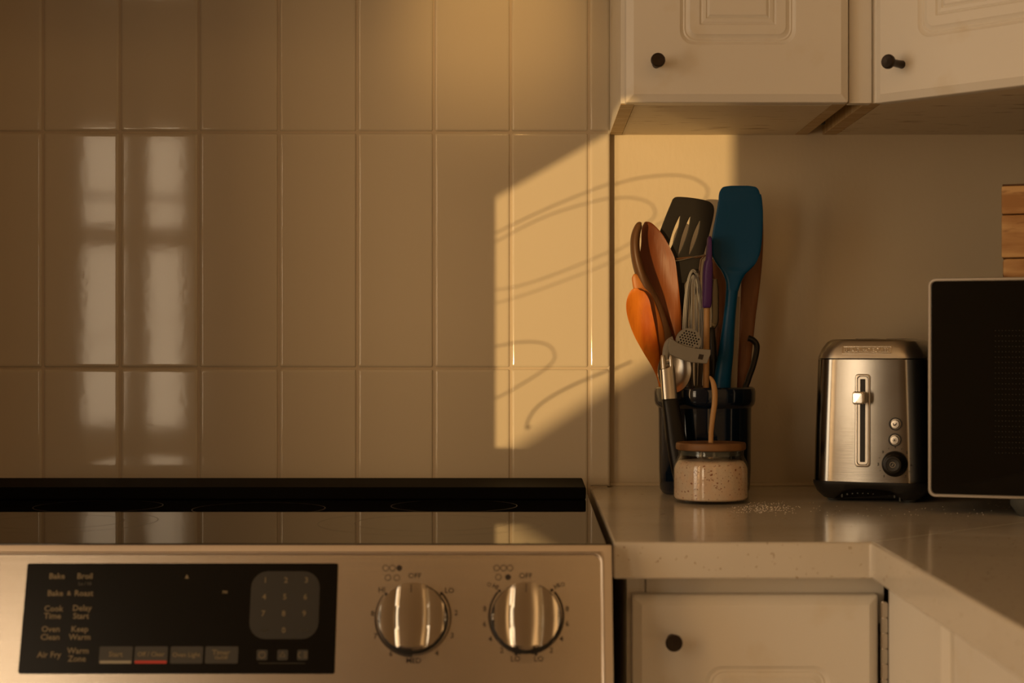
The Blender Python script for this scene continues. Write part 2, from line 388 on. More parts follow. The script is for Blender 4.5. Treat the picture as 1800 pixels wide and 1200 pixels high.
# base cabinet of the leg, faces left
bl = thing('peninsula_cabinet', (.343, -.6, 0), 'white base cabinet run under the nearer worktop arm, doors facing the range', 'cabinet')
MB().box((.362, -1.73, .09), (XR-.003, -.60, ZB-.0012)).build('body', M_cab, bl, smooth=False)
MB().box((.3606, -1.73, .09), (.3618, -.600, ZB-.0012), .0006).build('face_frame', M_cab, bl)
MB().box((.40, -1.70, 0), (XR-.003, -.60, .0895)).build('plinth', M_bplast, bl)
def side_door(y0, y1, ztp):
    p = Plane((.343, y0, .13), (0, -1, 0), (0, 0, 1)); p.n = Vector((-1, 0, 0))
    return door(p, y0-y1, ztp-.13, bl, gx=(.075, .075), gz=(.10, .08), th=.0175)
side_door(-.598, -.818, ZB-.004); side_door(-.842, -1.22, ZB-.004); side_door(-1.235, -1.70, ZB-.004)

# ------------------------------------------------------------------ range
rg = thing('kitchen_range', (-.31, -.36, 0), 'stainless steel range with black glass cooktop and sloping control panel', 'range')
X0, X1 = -.690, .0700
MB().box((X0, -.640, .05), (X1, -.03, .9005), .002).build('body', M_steel, rg)
gl = MB().box((X0+.001, -.6535, .9012), (X1-.0005, -.066, .9150), .0012).build('cooktop', M_bglass, rg)
MB().box((X0+.002, -.209, .9153), (.0650, -.066, .9300), .0018, 3).build('vent_trim', M_vent, rg)
for (cx, cy, r) in [(-.105, -.47, .118), (-.105, -.47, .080), (-.50, -.46, .105), (-.50, -.46, .07), (-.31, -.32, .075), (-.09, -.285, .073), (-.50, -.29, .073)]:
    n = 96; ri = r-.0006
    vs = [(cx+q*math.cos(2*PI*i/n), cy+q*math.sin(2*PI*i/n), .91508) for q in (ri, r) for i in range(n)]
    MB().add(vs, [(i, (i+1) % n, (i+1) % n+n, i+n) for i in range(n)]).build('burner_ring', M_ring, gl)
# control panel plane
th = math.radians(16.5)
PP = Plane((0, -.6615, .9062), (1, 0, 0), (0, math.sin(th), math.cos(th))); PP.n = Vector((0, -math.cos(th), math.sin(th)))
def puv(px, py): return PP.uv(px, py)
panel = MB().add([PP.at(X0+.006, .002, -.002), PP.at(X1-.006, .002, -.002), PP.at(X1-.006, -.142, -.002), PP.at(X0+.006, -.142, -.002),
                  PP.at(X0+.006, .002, 0), PP.at(X1-.006, .002, 0), PP.at(X1-.006, -.142, 0), PP.at(X0+.006, -.142, 0)],
                 [(0, 1, 2, 3), (4, 5, 6, 7), (0, 1, 5, 4), (1, 2, 6, 5), (2, 3, 7, 6), (3, 0, 4, 7)]).build('control_panel', M_steel, rg, smooth=False)
u1 = puv(1057, 1100)[0]
rings = []
for o_, h in [(-.0002, -.001), (0, .0008), (.0006, .0019), (.0014, .0024), (.0022, .0022), (.0028, .0012), (.0034, .0009), (.0100, .0006), (.0106, 0), (.0107, -.030)]:
    rr = rrect(X0-(-.69)-.679-o_, u1+o_, -.135-o_, -.0008+o_*.88, (.008 if o_ < .0034 else .0015), 8)
    rings.append([PP.at(a, b, h) for a, b in rr])
MB().loft(rings, False, False).build('panel_frame', M_rail, rg, ang=60)
MB().box((X0+.004, -.700, .20), (X1-.004, -.6405, .765), .006).build('oven_door', M_steel, rg)
MB().tube([(X0+.06, -.745, .72), (X1-.06, -.745, .72)], .011, 16).build('oven_handle', M_chrome, rg)
for x in (X0+.07, X1-.09): MB().box((x, -.74, .714), (x+.02, -.70, .726)).build('handle_bracket', M_chrome, rg)
# display
def prect(px0, px1, py0, py1, h0, h1, r, name, m_, parent, pad=None):
    a0, b1 = puv((px0), py0); a1, b0 = puv(px1, py1)
    P = rrect(a0, a1, b0, b1, r, 5)
    return MB().loft([[PP.at(a, b, h0) for a, b in P], [PP.at(a, b, h1) for a, b in P]]).build(name, m_, parent, ang=30)
disp = prect(49, 588, 990, 1184, -.0005, .0009, .002, 'display', M_disp, rg)
pad = prect(443, 559, 1004, 1123, .0009, .0011, .015, 'keypad', M_pad, disp)
for i, (x0, x1) in enumerate([(176, 232), (238, 294), (301, 356), (362, 418)]):
    prect(x0, x1, 1136, 1166, .0009, .0012, .0012, 'button', M_btn, disp)
prect(176, 231, 1161, 1166, .0013, .0014, .0003, 'button_bar', M_white, disp, )
prect(237.5, 293, 1161, 1166, .0013, .0014, .0003, 'button_bar', M_red, disp, )
for x in (461, 497, 532): prect(x-9, x+9, 1142, 1160, .0009, .0012, .0012, 'button', M_btn, disp)
class Prints:                                       # every word or mark an object of its own
    def __init__(s, name, m_, parent): s.a = (name, m_, parent); s.n = 0
    def add(s, vs, fs, m=None, name=None): MB().add(vs, fs, m).build(name or 'mark', s.a[1], s.a[2], smooth=False)
def T(pr, s, px, py, hpx, h=.0014, rot=0.0, bold=.0001):
    a, b = puv(px, py); MB().text(s, hpx/1910*1.38, PP.mat(a, b, h, rot), bold=bold).build(pr.a[0], pr.a[1], pr.a[2], smooth=False)
tm = Prints('lettering', M_ink2, disp)
for s, x, y in [('Bake', 101, 1013), ('Broil', 150, 1013), ('Bake', 98, 1043), ('Roast', 148, 1043), ('Cook', 95, 1070), ('Time', 93, 1083),
                ('Delay', 145, 1069), ('Start', 143, 1083), ('Oven', 90, 1106), ('Clean', 89, 1120), ('Keep', 141, 1106), ('Warm', 141, 1120),
                ('Air Fry', 87, 1151), ('Warm', 138, 1144), ('Zone', 136, 1158)]:
    T(tm, s, x, y, 10.5)
T(tm, '&', 122, 1043, 8)
for s, x, y in [('Start', 204, 1150), ('Off / Clear', 266, 1150), ('Oven Light', 328, 1151), ('Timer', 389, 1147)]: T(tm, s, x, y, 9 if len(s) < 6 else 7.8)
T(tm, 'On/Off', 389, 1156, 5.5); T(tm, 'PM', 396, 1041, 5)
for i, s in enumerate('123456789'):
    T(tm, s, 467+36*(i % 3)-2*(i//3), 1020+29.3*(i//3), 10)
T(tm, '0', 499, 1108, 10)
def pring(mb, px, py, rpx, wpx, h=.0014, a0=0, a1=2*PI, n=24, w2=None):
    a, b = puv(px, py); r = rpx/1910; ww = wpx/1910
    vs = []; full = abs(a1-a0-2*PI) < 1e-6
    for i in range(n+1):
        t = a0+(a1-a0)*i/n; wi = ww if w2 is None else (ww+(w2/1910-ww)*i/n)
        vs += [PP.at(a+(r-wi/2)*math.cos(t), b+(r-wi/2)*math.sin(t), h), PP.at(a+(r+wi/2)*math.cos(t), b+(r+wi/2)*math.sin(t), h)]
    mb.add(vs, [(2*i, 2*i+1, 2*i+3, 2*i+2) for i in range(n)])
pring(tm, 461, 1151, 5.5, 1.2)                       # clock icon
a, b = puv(461, 1151); tm.add([PP.at(a-.0002, b, .0014), PP.at(a+.0002, b, .0014), PP.at(a+.0002, b+.002, .0014), PP.at(a-.0002, b+.002, .0014)], [(0, 1, 2, 3)])
def bell(px, py, s):
    a, b = puv(px, py); s /= 1910
    tm.add([PP.at(a+x*s, b+y*s, .0014) for x, y in [(-1, -.7), (1, -.7), (.55, -.2), (.4, .6), (0, 1), (-.4, .6), (-.55, -.2)]], [tuple(range(7))])
bell(329, 1014, 4); 
pring(tm, 497, 1151, 5.5, 1.4, a0=PI*.5, a1=PI*2.5, n=3)
pring(tm, 529, 1151, 4.5, 1.2, a0=PI/2, a1=3*PI/2, n=10)
for dy in (-4, 0, 4):
    a, b = puv(534, 1151+dy); tm.add([PP.at(a, b-.0003, .0014), PP.at(a+.0034, b-.0003, .0014), PP.at(a+.0034, b+.0003, .0014), PP.at(a, b+.0003, .0014)], [(0, 1, 2, 3)])
td = Prints('faint_lettering', M_ink3, disp); T(td, 'Lo / Hi', 150, 1026, 6); T(td, 'Lock', 465, 1108, 5); T(td, 'Clear', 535, 1108, 5)
for (x0, x1, y) in [(455, 537, 1166)]:
    a, b = puv(x0, y); a2, _ = puv(x1, y); td.add([PP.at(a, b, .0013), PP.at(a2, b, .0013), PP.at(a2, b+.0005, .0013), PP.at(a, b+.0005, .0013)], [(0, 1, 2, 3)])
# dial print
km = Prints('dial_lettering', M_ink, panel)
K1, K2 = (726, 1087), (925, 1086)
for s, x, y in [('OFF', 729, 1012), ('HI', 671, 1037), ('LO', 790, 1038), ('8', 655, 1078), ('7', 660, 1118), ('6', 687, 1149), ('MED', 727, 1161), ('4', 768, 1148), ('3', 795, 1117), ('2', 802, 1077),
                ('OFF', 924, 1012), ('8', 852, 1070), ('6', 852, 1097), ('4', 862, 1123), ('2', 882, 1143), ('LO', 906, 1158), ('LO', 947, 1158), ('2', 969, 1143), ('4', 987, 1123), ('6', 997, 1096), ('8', 997, 1070)]:
    T(km, s, x, y, 9.5, .0003, bold=.00003)
T(km, 'HI', 871, 1031, 8, .0003, rot=-.45); T(km, 'HI', 979, 1030, 8, .0003, rot=.45)
pring(km, 860, 1027, 3, 1, .0003); pring(km, 989, 1027, 3, 1, .0003)
for x, y, f in [(678, 998, 0), (690, 998, 0), (702, 998, 1), (682, 1015, 0), (697.5, 1015, 0), (873, 998, 0), (885, 998, 0), (896.5, 998, 0), (876, 1014, 0), (893, 1014, 1)]:
    pring(km, x, y, 2.5 if f else 5, 5 if f else 1.1, .0003)
rad = math.radians
pring(km, 726, 1085, 66, 1.5, .0003, rad(143), rad(270), 40, 6); pring(km, 726, 1085, 66, 3, .0003, rad(38), rad(-90), 40, 1)
pring(km, 925, 1082, 65, 3.5, .0003, rad(140), rad(220), 30, 4); pring(km, 925, 1082, 65, 3.5, .0003, rad(40), rad(-40), 30, 4)
pring(km, 925, 1082, 66, 1.5, .0003, rad(220), rad(262), 20, 4); pring(km, 925, 1082, 66, 1.5, .0003, rad(-40), rad(-82), 20, 4)
for (x, y, s) in [(679, 1044, 1), (776, 1043, 1), (878, 1038, 1), (970, 1037, 1)]: pring(km, x, y, 1.4, 2.8, .0003)
for (x, y) in [(907, 1149), (942, 1149)]: pring(km, x, y, 1.5, 3, .0003)
def hob_knob(a, b):
    r = .0308; H = .029
    us = [-1, -.985, -.93, -.8, -.62, -.50, -.44, -.40, -.375, -.36, -.345, -.335, -.325, -.2, 0]
    us = us+[-x for x in reversed(us[:-1])]
    def hh(u):
        k = abs(u)
        if k <= .335: return H-.0006*(k/.335)**2
        if k <= .50: t = (k-.335)/.165; return H-.0006-(H-.0116)*(1-(1-t)**2.4)*1.0
        return .011+(.0004 if k < .93 else (-.002 if k > .98 else 0))
    rings = []; n = 15
    for u in us:
        hv = r*math.sqrt(max(1-min(abs(u), .9995)**2, 0)); row = []
        front = abs(u) < .36
        for j in range(n):
            t = -1+2*j/(n-1); v = t*hv; wob = 1+.13*(1-t*t)-.08 if abs(u) < .6 else 1
            row.append(PP.at(a+u*r*wob, b+v*(.94 if front else 1), .002+hh(u)-.0006*(t*t)*(1 if front else .3)))
        row = [PP.at(a+u*r, b-hv, .001)]+row+[PP.at(a+u*r, b+hv, .001)]
        rings.append(row)
    mb = MB().loft(rings, False, False, closed=False)
    k = mb.build('knob', M_chrome, rg, ang=32)
    MB().lathe([(.0001, .0002), (.0325, .0002), (.0325, .0012), (.0312, .0022), (.0001, .0022)], 48, PP.mat(a, b, 0)).build('collar', M_bplast, k)
    MB().add([PP.at(a-.0004, b+.020, .0315), PP.at(a+.0004, b+.020, .0315), PP.at(a+.0004, b+.027, .0315), PP.at(a-.0004, b+.027, .0315)], [(0, 1, 2, 3)]).build('pointer_mark', M_ink, k)
for (x, y) in (K1, K2):
    a, b = puv(x, y); hob_knob(a, b)
a, b = puv(*K1); a2, _ = puv(*K2)
for x in (a, a2): hob_knob(-.652-x*.9, b)

# ------------------------------------------------------------------ crock
KX, KY = .2188, -.105
cr = MB().lathe([(.0001, 0), (.050, 0), (.0545, .0015), (.0568, .006), (.0580, .03), (.0585, .100), (.0588, .1085), (.0625, .1125), (.0637, .117), (.0640, .128), (.0630, .1325), (.0605, .1345), (.0580, .1335), (.0565, .130), (.0550, .115), (.0535, .010), (.0001, .008)],
               64, c=(KX, KY, ZT)).build('utensil_crock', M_navy)
tag(cr, 'dark navy glazed crock holding the cooking utensils', 'crock')

def lathed(pts): pass
def blade(name, st, m_, parent=None, p=2.0, n=16, sub=5, smooth=True):
    """st rows: px, py, Y, width px, thickness m, dish m"""
    st = cat_rom([tuple(s)+(0,)*(6-len(s)) for s in st], sub); rings = []
    cen = [W(s[0], s[1], s[2]) for s in st]
    for i, s in enumerate(st):
        t = (cen[min(i+1, len(cen)-1)]-cen[max(i-1, 0)]).normalized()
        side = Vector((0, 1, 0)).cross(t).normalized(); nrm = t.cross(side).normalized()
        if nrm.y > 0: nrm = -nrm                        # towards the camera
        hw = max(s[3], .3)/2*(s[2]-CAM.y)/F; ht = max(s[4], .0002)/2
        ring = []
        for k in range(n):
            a = 2*PI*k/n; ca, sa = math.cos(a), math.sin(a)
            x = math.copysign(abs(ca)**(2/p), ca); y = math.copysign(abs(sa)**(2/p), sa)
            ring.append(cen[i]+side*(x*hw)+nrm*(y*ht-s[5]*(1-x*x)))
        rings.append(ring)
    return MB().loft(rings).build(name, m_, parent, ang=50)

def spoon(label, m_, st, name='wooden_spoon', p=2.0):
    o = blade(name, st, m_, p=p); tag(o, label, 'spoon'); return o
# handles end inside the crock
spoon('light olive-wood spoon leaning out furthest left and lowest of the crock', M_w1,
      [(1121, 507, -0.150, 3, .002, 0), (1120, 512, -0.150, 24, .003, .001), (1121, 528, -0.150, 40, .004, .005), (1124, 550, -0.148, 44, .004, .007), (1133, 582, -0.142, 40, .0045, .006),
       (1145, 616, -0.130, 28, .006, .002), (1155, 645, -0.118, 16, .008, 0), (1163, 676, -0.107, 11, .008, 0), (1174, 760, -0.103, 10, .008, 0), (1183, 848, -0.100, 10, .008, 0)])
spoon('narrow wooden spoon seen edge-on just behind the lowest left spoon', M_w2,
      [(1114, 482, -0.139, 3, .003, 0), (1117, 487, -0.139, 14, .005, 0), (1126, 508, -0.138, 25, .010, .002), (1140, 545, -0.135, 32, .011, .003), (1153, 585, -0.128, 30, .010, 0), (1163, 620, -0.118, 20, .008), (1174, 665, -0.104, 12, .008), (1192, 848, -0.090, 10, .008)])
spoon('dark brown wooden spoon seen edge-on in front of the large reddish spoon', M_w4,
      [(1127, 391, -0.133, 3, .004, 0), (1123, 396, -0.133, 12, .010, 0), (1117, 415, -0.133, 16, .018, 0), (1116.5, 440, -0.133, 17, .024, 0), (1122, 468, -0.133, 19, .024, 0), (1134, 500, -0.133, 22, .018, 0), (1149, 533, -0.130, 25, .010, 0), (1164, 572, -0.126, 23, .008), (1179, 612, -0.120, 16, .007), (1190, 665, -0.110, 13, .008), (1208, 848, -0.100, 11, .008)])
spoon('large reddish wooden spoon, half lit, left of the black slotted turner', M_w3,
      [(1134, 390, -0.115, 3, .003, 0), (1138, 398, -0.115, 22, .004, .001), (1148, 425, -0.115, 44, .005, .006), (1156, 462, -0.115, 62, .005, .009), (1170, 502, -0.115, 46, .006, .007), (1181, 545, -0.115, 32, .007, .002), (1189, 585, -0.111, 20, .009), (1196, 625, -0.108, 14, .009), (1203, 680, -0.103, 12, .009), (1222, 848, -0.088, 11, .009)])
spoon('brown wooden spoon mostly hidden behind the neck of the blue spatula', M_w6,
      [(1253, 455, -.076, 3, .003), (1256, 462, -.076, 20, .004), (1264, 490, -.076, 34, .005, .003), (1268, 520, -.076, 32, .006, .002), (1265, 560, -.076, 20, .008), (1260, 600, -.076, 13, .008), (1256, 660, -.076, 12, .008), (1262, 848, -.074, 10, .008)])
o = blade('wooden_spatula', [(1330, 372, -.080, 14, .003), (1325, 380, -.080, 32, .004), (1324, 430, -.080, 35, .005), (1320, 490, -.081, 34, .006), (1314, 560, -.083, 28, .008), (1308, 640, -.086, 24, .009), (1305, 680, -.088, 21, .009), (1294, 848, -.085, 16, .009)], M_w6, p=3.5)
tag(o, 'brown flat wooden spatula standing behind the blue silicone spatula', 'spatula')
# blue spatula
bs = thing('silicone_spatula', W(1270, 680, -.12), 'tall blue silicone spatula with a wide rounded head', 'spatula')
blade('blade', [(1300, 326.3, -.122, 30, .0012), (1300, 328, -.122, 54, .002), (1300, 331, -.122, 63, .002), (1300, 336, -.122, 69, .003), (1300, 344, -.122, 74, .003), (1301, 355, -.122, 78, .004), (1300, 380, -.122, 83, .005, .0015), (1296, 415, -.122, 88, .006, .002), (1293, 440, -.122, 87, .007, .003), (1292, 456, -.122, 78, .008, .003), (1291, 468, -.122, 62, .009, .002), (1290, 480, -.122, 42, .010), (1289, 495, -.122, 28, .011), (1287, 510, -.122, 22, .012)], M_blue, bs, p=2.8, n=24)
blade('handle', [(1287, 508, -.122, 22, .012), (1284, 540, -.122, 21, .013), (1280, 580, -.121, 23, .014), (1276, 620, -.120, 27, .016), (1271, 655, -.118, 30, .018), (1268, 690, -.117, 32, .018), (1266, 760, -.122, 28, .018), (1262, 848, -.124, 24, .016)], M_blue, bs)
# black slotted turner
bt = thing('slotted_turner', W(1207, 680, -.095), 'black slotted nylon turner with three slots', 'turner')
TYp = -.102
pT = Plane((0, TYp, CAM.z), (1, 0, 0), (0, 0, 1)); pT.n = Vector((0, -1, 0))
def smooth_poly(pts, n=4):
    q = [pts[-1]]+pts+[pts[0], pts[1]]
    out = []
    for i in range(1, len(q)-2):
        p = [q[i-1], q[i], q[i+1], q[i+2]]
        for k in range(n):
            t = k/n; out.append(tuple(.5*((2*p[1][j])+(-p[0][j]+p[2][j])*t+(2*p[0][j]-5*p[1][j]+4*p[2][j]-p[3][j])*t*t+(-p[0][j]+3*p[1][j]-3*p[2][j]+p[3][j])*t**3) for j in range(2)))
    return out
head = smooth_poly([(1181, 356), (1184, 350), (1191, 347), (1215, 348.5), (1240, 353), (1250, 358), (1254, 366), (1253, 380), (1246, 410), (1238, 440), (1231, 462), (1229, 476), (1222, 482), (1207, 492), (1199, 505), (1190, 507), (1184, 498), (1178, 476), (1170, 455), (1163, 435), (1158, 418), (1162, 404), (1171, 380)])
def slot(x0, y0, x1, y1, w_=9.5):
    L = []; n = 12
    for i in range(n+1):
        t = i/n; q = w_/2*math.sin(PI*min(max(t, .03), .97))**.6; L.append((x0+(x1-x0)*t, y0+(y1-y0)*t, q))
    return [(x-q, y) for x, y, q in L]+[(x+q, y) for x, y, q in reversed(L)]
outs = [head, slot(1195, 379, 1174, 446), slot(1213, 380, 1192, 449), slot(1230, 387, 1211, 448)]
MB().prism([[pT.uv(x, y) for x, y in o] for o in outs], .0024, .0008, pT.mat()).build('head', M_black, bt, ang=40)
blade('handle', [(1194, 498, TYp, 18, .006), (1198, 530, TYp, 14, .008), (1205, 590, -.097, 14, .009), (1212, 680, -.090, 16, .011), (1234, 848, -.074, 15, .012)], M_black, bt)
# purple brush on pale stick
pb = thing('small_purple_scraper', W(1243, 680, -.135), 'small purple silicone scraper on a pale round wooden stick, seen edge-on', 'scraper')
blade('head', [(1247, 415, -.137, 2, .006), (1247, 421, -.137, 7, .020), (1246, 455, -.137, 10, .026), (1245, 462, -.137, 14, .026), (1244, 480, -.137, 17, .024), (1243, 520, -.137, 17, .020), (1242, 537, -.137, 16, .017), (1242, 541, -.137, 13, .014)], M_purple, pb, p=4)
MB().tube([W(1242.5, 539, -.137), W(1242, 600, -.136), W(1241, 680, -.134), W(1238, 800, -.125), W(1236, 848, -.12)], .0039, 12).build('stick', M_w5, pb)
# whisk
wk = thing('balloon_whisk', W(1222, 680, -.115), 'grey wire balloon whisk standing head up between turner and purple scraper', 'whisk')
for i, (hw, yo, dyo) in enumerate([(20, 474, 0), (17, 477, -.014), (12, 479, .014), (7, 481, .020), (4, 483, -.020), (15, 484, .006)]):
    pts = []
    for k in range(33):
        t = k/32; a = PI*t
        cx = -math.cos(a); sy = math.sin(a)**.62
        y = 700-(700-yo)*sy
        wdt = cx*hw*(.55+.45*min(1, (700-y)/120))
        pts.append(W(1220+wdt+(700-y)*-.006, y, -.115+dyo*sy-.0004*i*cx))
    MB().tube(pts, .0010, 8).build('wire', M_greywire, wk)
MB().tube([W(1221, 690, -.115), W(1228, 848, -.110)], .0065, 12).build('handle', M_chrome2, wk)
# wire rack tool: horizontal twisted rod with two uprights
wm = thing('wire_masher', W(1215, 680, -.112), 'thin dark wire masher frame crossing in front of the black turner', 'masher')
MB().tube([W(1178, 456, -.108), W(1195, 454, -.108), W(1212, 452, -.107), W(1224, 452, -.107), W(1240, 449, -.107)], .0011, 8).build('crossbar', M_w4, wm)
MB().tube([W(1179, 459.5, -.108), W(1200, 456.5, -.109), W(1222, 451, -.108), W(1240, 447.5, -.107)], .0008, 8).build('twisted_wire', M_chrome2, wm)
MB().tube([W(1178, 456, -.108), W(1182, 462, -.108), W(1186, 490, -.108), W(1200, 560, -.108), W(1212, 690, -.108), W(1225, 840, -.105)], .0012, 8).build('upright', M_w4, wm)
MB().tube([W(1240, 448, -.107), W(1232, 456, -.106), W(1229, 480, -.105), W(1231, 560, -.105), W(1233, 690, -.106), W(1236, 840, -.105)], .0012, 8).build('upright', M_w4, wm)
# garlic press with black grip outside the crock
gp = thing('garlic_press', W(1195, 790, -.195), 'hinged press with steel collar and black grip leaning against the front of the crock', 'press')
o = blade('grip', [(1177, 700, -.178, 27, .014), (1178, 706, -.178, 29, .017), (1183, 735, -.180, 32, .019), (1190, 780, -.182, 36, .020), (1197, 820, -.185, 36, .020), (1203, 850, -.188, 32, .018), (1206, 868, -.190, 20, .012)], M_black, gp, p=2.6, n=20)
blade('collar', [(1172, 646, -.176, 26, .015), (1173, 650, -.176, 26.5, .016), (1175, 675, -.177, 27, .016), (1177, 701, -.178, 27.5, .0165)], M_chrome2, gp, p=3, n=20)
blade('fork_prong', [(1164.5, 624, -.1755, 5, .012), (1165, 630, -.1755, 7, .014), (1166.5, 648, -.176, 8, .015)], M_chrome2, gp, p=4)
blade('fork_prong', [(1178, 624, -.1755, 5, .012), (1178.5, 630, -.1755, 7, .014), (1180, 648, -.176, 8, .015)], M_chrome2, gp, p=4)
MB().tube([W(1163, 634, -.1755), W(1181, 633, -.1755)], .0040, 12).build('hinge_pin', M_chrome2, gp)
blade('press_arm', [(1170, 640, -.1755, 9, .008), (1170, 622, -.175, 12, .009), (1176, 605, -.175, 17, .009), (1185, 600, -.175, 20, .008)], M_greyp, gp, p=3)
PG = Plane((0, -.178, CAM.z), (1, 0, 0), (0, 0, 1)); PG.n = Vector((0, -1, 0))
band = [(1178, 597), (1182, 598), (1190, 604), (1205, 610), (1222, 614), (1236, 615), (1247, 616), (1247, 622), (1241, 637), (1236, 637), (1215, 635), (1200, 631), (1186, 625), (1178, 621), (1175, 608)]
MB().prism([[PG.uv(x, y) for x, y in band]], .008, .0012, PG.mat()).build('band', M_greyp, gp, ang=40)
MB().prism([[PG.uv(x, y) for x, y in [(1228.5, 622), (1236.5, 623.5), (1234, 632), (1226, 630.5)]]], .0006, 0, PG.mat(h=.0042)).build('maker_plate', M_ink, gp)
disc = [(1210+22.5*math.cos(2*PI*i/40), 599.5+23*math.sin(2*PI*i/40)) for i in range(40)]
disc = [(x, y) for x, y in disc if y < 612]
disc.sort(key=lambda p: math.atan2(p[1]-612, p[0]-1210))
holes = []
for i in range(-6, 7):
    for j in range(-6, 7):
        hx_, hy_ = i*5.0, j*5.0
        x = 1210+hx_*.97+hy_*.25; y = 596+hy_*.97+hx_*.25
        if (x-1210)**2+(y-599.5)**2 < 18.5**2 and y < 606.5+(x-1210)*.12: holes.append([(x+1.55*math.cos(k*PI/4+PI/8), y+1.55*math.sin(k*PI/4+PI/8)) for k in range(8)])
MB().prism([[PG.uv(x, y) for x, y in o] for o in [disc]+holes], .003, .0, PG.mat(h=-.001)).build('perforated_plate', M_greyp, gp, ang=30)
MB().prism([[PG.uv(x, y) for x, y in disc]], .001, 0, PG.mat(h=-.006)).build('backing_plate', M_bplast, gp)
# steel scoop behind the press
sp = thing('measuring_scoop', W(1190, 652, -.14), 'round steel measuring scoop half hidden behind the press collar', 'scoop')
c0 = W(1186, 651, -.150)
m = Matrix.Translation(c0) @ Matrix.Rotation(rad(-14), 4, 'Z') @ Matrix.Rotation(rad(78), 4, 'X')
MB().lathe([(.0001, -.007), (.010, -.0065), (.016, -.003), (.0195, .0008), (.0208, .002), (.0212, .001), (.0205, .0000), (.0168, -.0042), (.0105, -.0078), (.0001, -.0084)], 40, m @ Matrix.Diagonal((1, 1.35, 1, 1))).build('bowl', M_chrome2, sp)
blade('handle', [(1188, 672, -.145, 8, .002), (1194, 700, -.142, 8, .002), (1205, 780, -.130, 9, .002), (1212, 840, -.125, 9, .002)], M_chrome2, sp, p=4)
# table knife style steel blade with dark handle
kf = thing('steel_spreader', W(1253, 680, -.115), 'small steel spreader with dark handle between scraper and blue spatula', 'spreader')
blade('blade', [(1257, 490, -.105, 8, .0016), (1257, 510, -.105, 12, .0016), (1257, 560, -.106, 13, .0016), (1255, 572, -.107, 10, .0016), (1253, 578, -.108, 6, .003)], M_dsteel, kf, p=4)
blade('handle', [(1252, 576, -.108, 8, .006), (1251, 586, -.109, 13, .010), (1253, 630, -.110, 16, .013), (1253, 690, -.110, 16, .013), (1250, 840, -.105, 14, .012)], M_bplast, kf)
o = blade('plastic_handle', [(1296, 521, -.100, 9, .003), (1294, 560, -.100, 10, .004), (1291, 600, -.100, 12, .006), (1289, 690, -.102, 12, .006), (1280, 848, -.10, 11, .006)], M_beige, p=5)
tag(o, 'pale beige utensil handle between the blue spatula and brown spatula', 'utensil')
hd = MB().tube([tuple(p) for p in cat_rom([tuple(W(1315, 594, -.104)), tuple(W(1323, 597, -.104)), tuple(W(1330, 606, -.104)), tuple(W(1329, 622, -.104)), tuple(W(1323, 645, -.106)), tuple(W(1315, 668, -.108)), tuple(W(1308, 700, -.110)), tuple(W(1296, 848, -.105))], 5)], .0038, 10).build('hooked_handle', M_black)
tag(hd, 'black hooked plastic handle at the right side of the crock', 'utensil')
for (x0, y0, x1, y1) in [(1291, 574, 1296, 600)]:
    pass

# ------------------------------------------------------------------ salt jar
JX, JY = W(1249.5, 850, -.228).x, -.228
jar = thing('salt_jar', (JX, JY, ZT), 'small glass jar of pink salt with a wooden lid in front of the crock', 'jar')
c = (JX, JY, ZT)
MB().lathe([(.0001, .0003), (.040, .0003), (.0432, .0018), (.0445, .005), (.0447, .020), (.0445, .040), (.0432, .047), (.0405, .0525), (.0388, .056), (.0386, .0592), (.0392, .0605), (.0392, .0618), (.0370, .0618), (.0368, .056), (.0385, .052), (.0420, .046), (.0436, .040), (.0438, .006), (.0415, .0035), (.0001, .0030)], 64, c=c).build('glass', M_glass, jar, ang=60)
MB().lathe([(.0001, .0036), (.0412, .0040), (.0434, .0065), (.0433, .0395), (.0417, .0445), (.0385, .0490), (.030, .0498), (.012, .0520), (.0001, .0512)], 64, c=c).build('salt', M_salt, jar, ang=60)
MB().lathe([(.0001, .0622), (.0395, .0622), (.0412, .0632), (.0418, .0655), (.0415, .0695), (.0405, .0710), (.0001, .0712)], 64, c=c).build('lid', M_lid, jar)
MB().lathe([(.0001, .0560), (.0345, .0560), (.0355, .0575), (.0355, .0621), (.0001, .0621)], 48, c=c).build('lid_seal', M_foot, jar)
o = blade('salt_spoon', [(1247.5, 661, -.236, 2, .002), (1250, 665, -.236, 6, .003), (1254, 674, -.236, 9, .004), (1256.5, 690, -.236, 10, .005), (1256, 710, -.236, 10, .005), (1252.5, 735, -.236, 9.5, .005), (1250, 760, -.235, 9, .005), (1249.5, 786, -.235, 9, .005), (1249, 800, -.235, 8, .005), (1248, 845, -.235, 8, .005)], M_w5)
tag(o, 'slim curved wooden spoon handle standing up out of the salt jar', 'spoon')
# spilled salt
mb = MB()
for i in range(300):
    px = R.gauss(1340, 32); py = R.gauss(893, 5)
    if not (1270 < px < 1440 and 880 < py < 912): continue
    d = (CAM.z-ZT)*F/(py-CY); x = (px-CX)*d/F; y = CAM.y+d; s = R.uniform(.0002, .00042)
    if (x-JX)**2+(y-JY)**2 < .046**2: continue
    mb.box((x-s, y-s, ZT), (x+s, y+s, ZT+s*1.2))
for i in range(50):
    px = R.uniform(1430, 1795); py = R.uniform(889, 908); d = (CAM.z-ZT)*F/(py-CY); x = (px-CX)*d/F; y = CAM.y+d; s = R.uniform(.0002, .0004)
    mb.box((x-s, y-s, ZT), (x+s, y+s, ZT+s))
o = mb.build('spilled_salt', M_saltw, smooth=False, weld=False); o['kind'] = 'stuff'; tag(o, 'white salt grains scattered on the worktop beside the jar', 'salt')

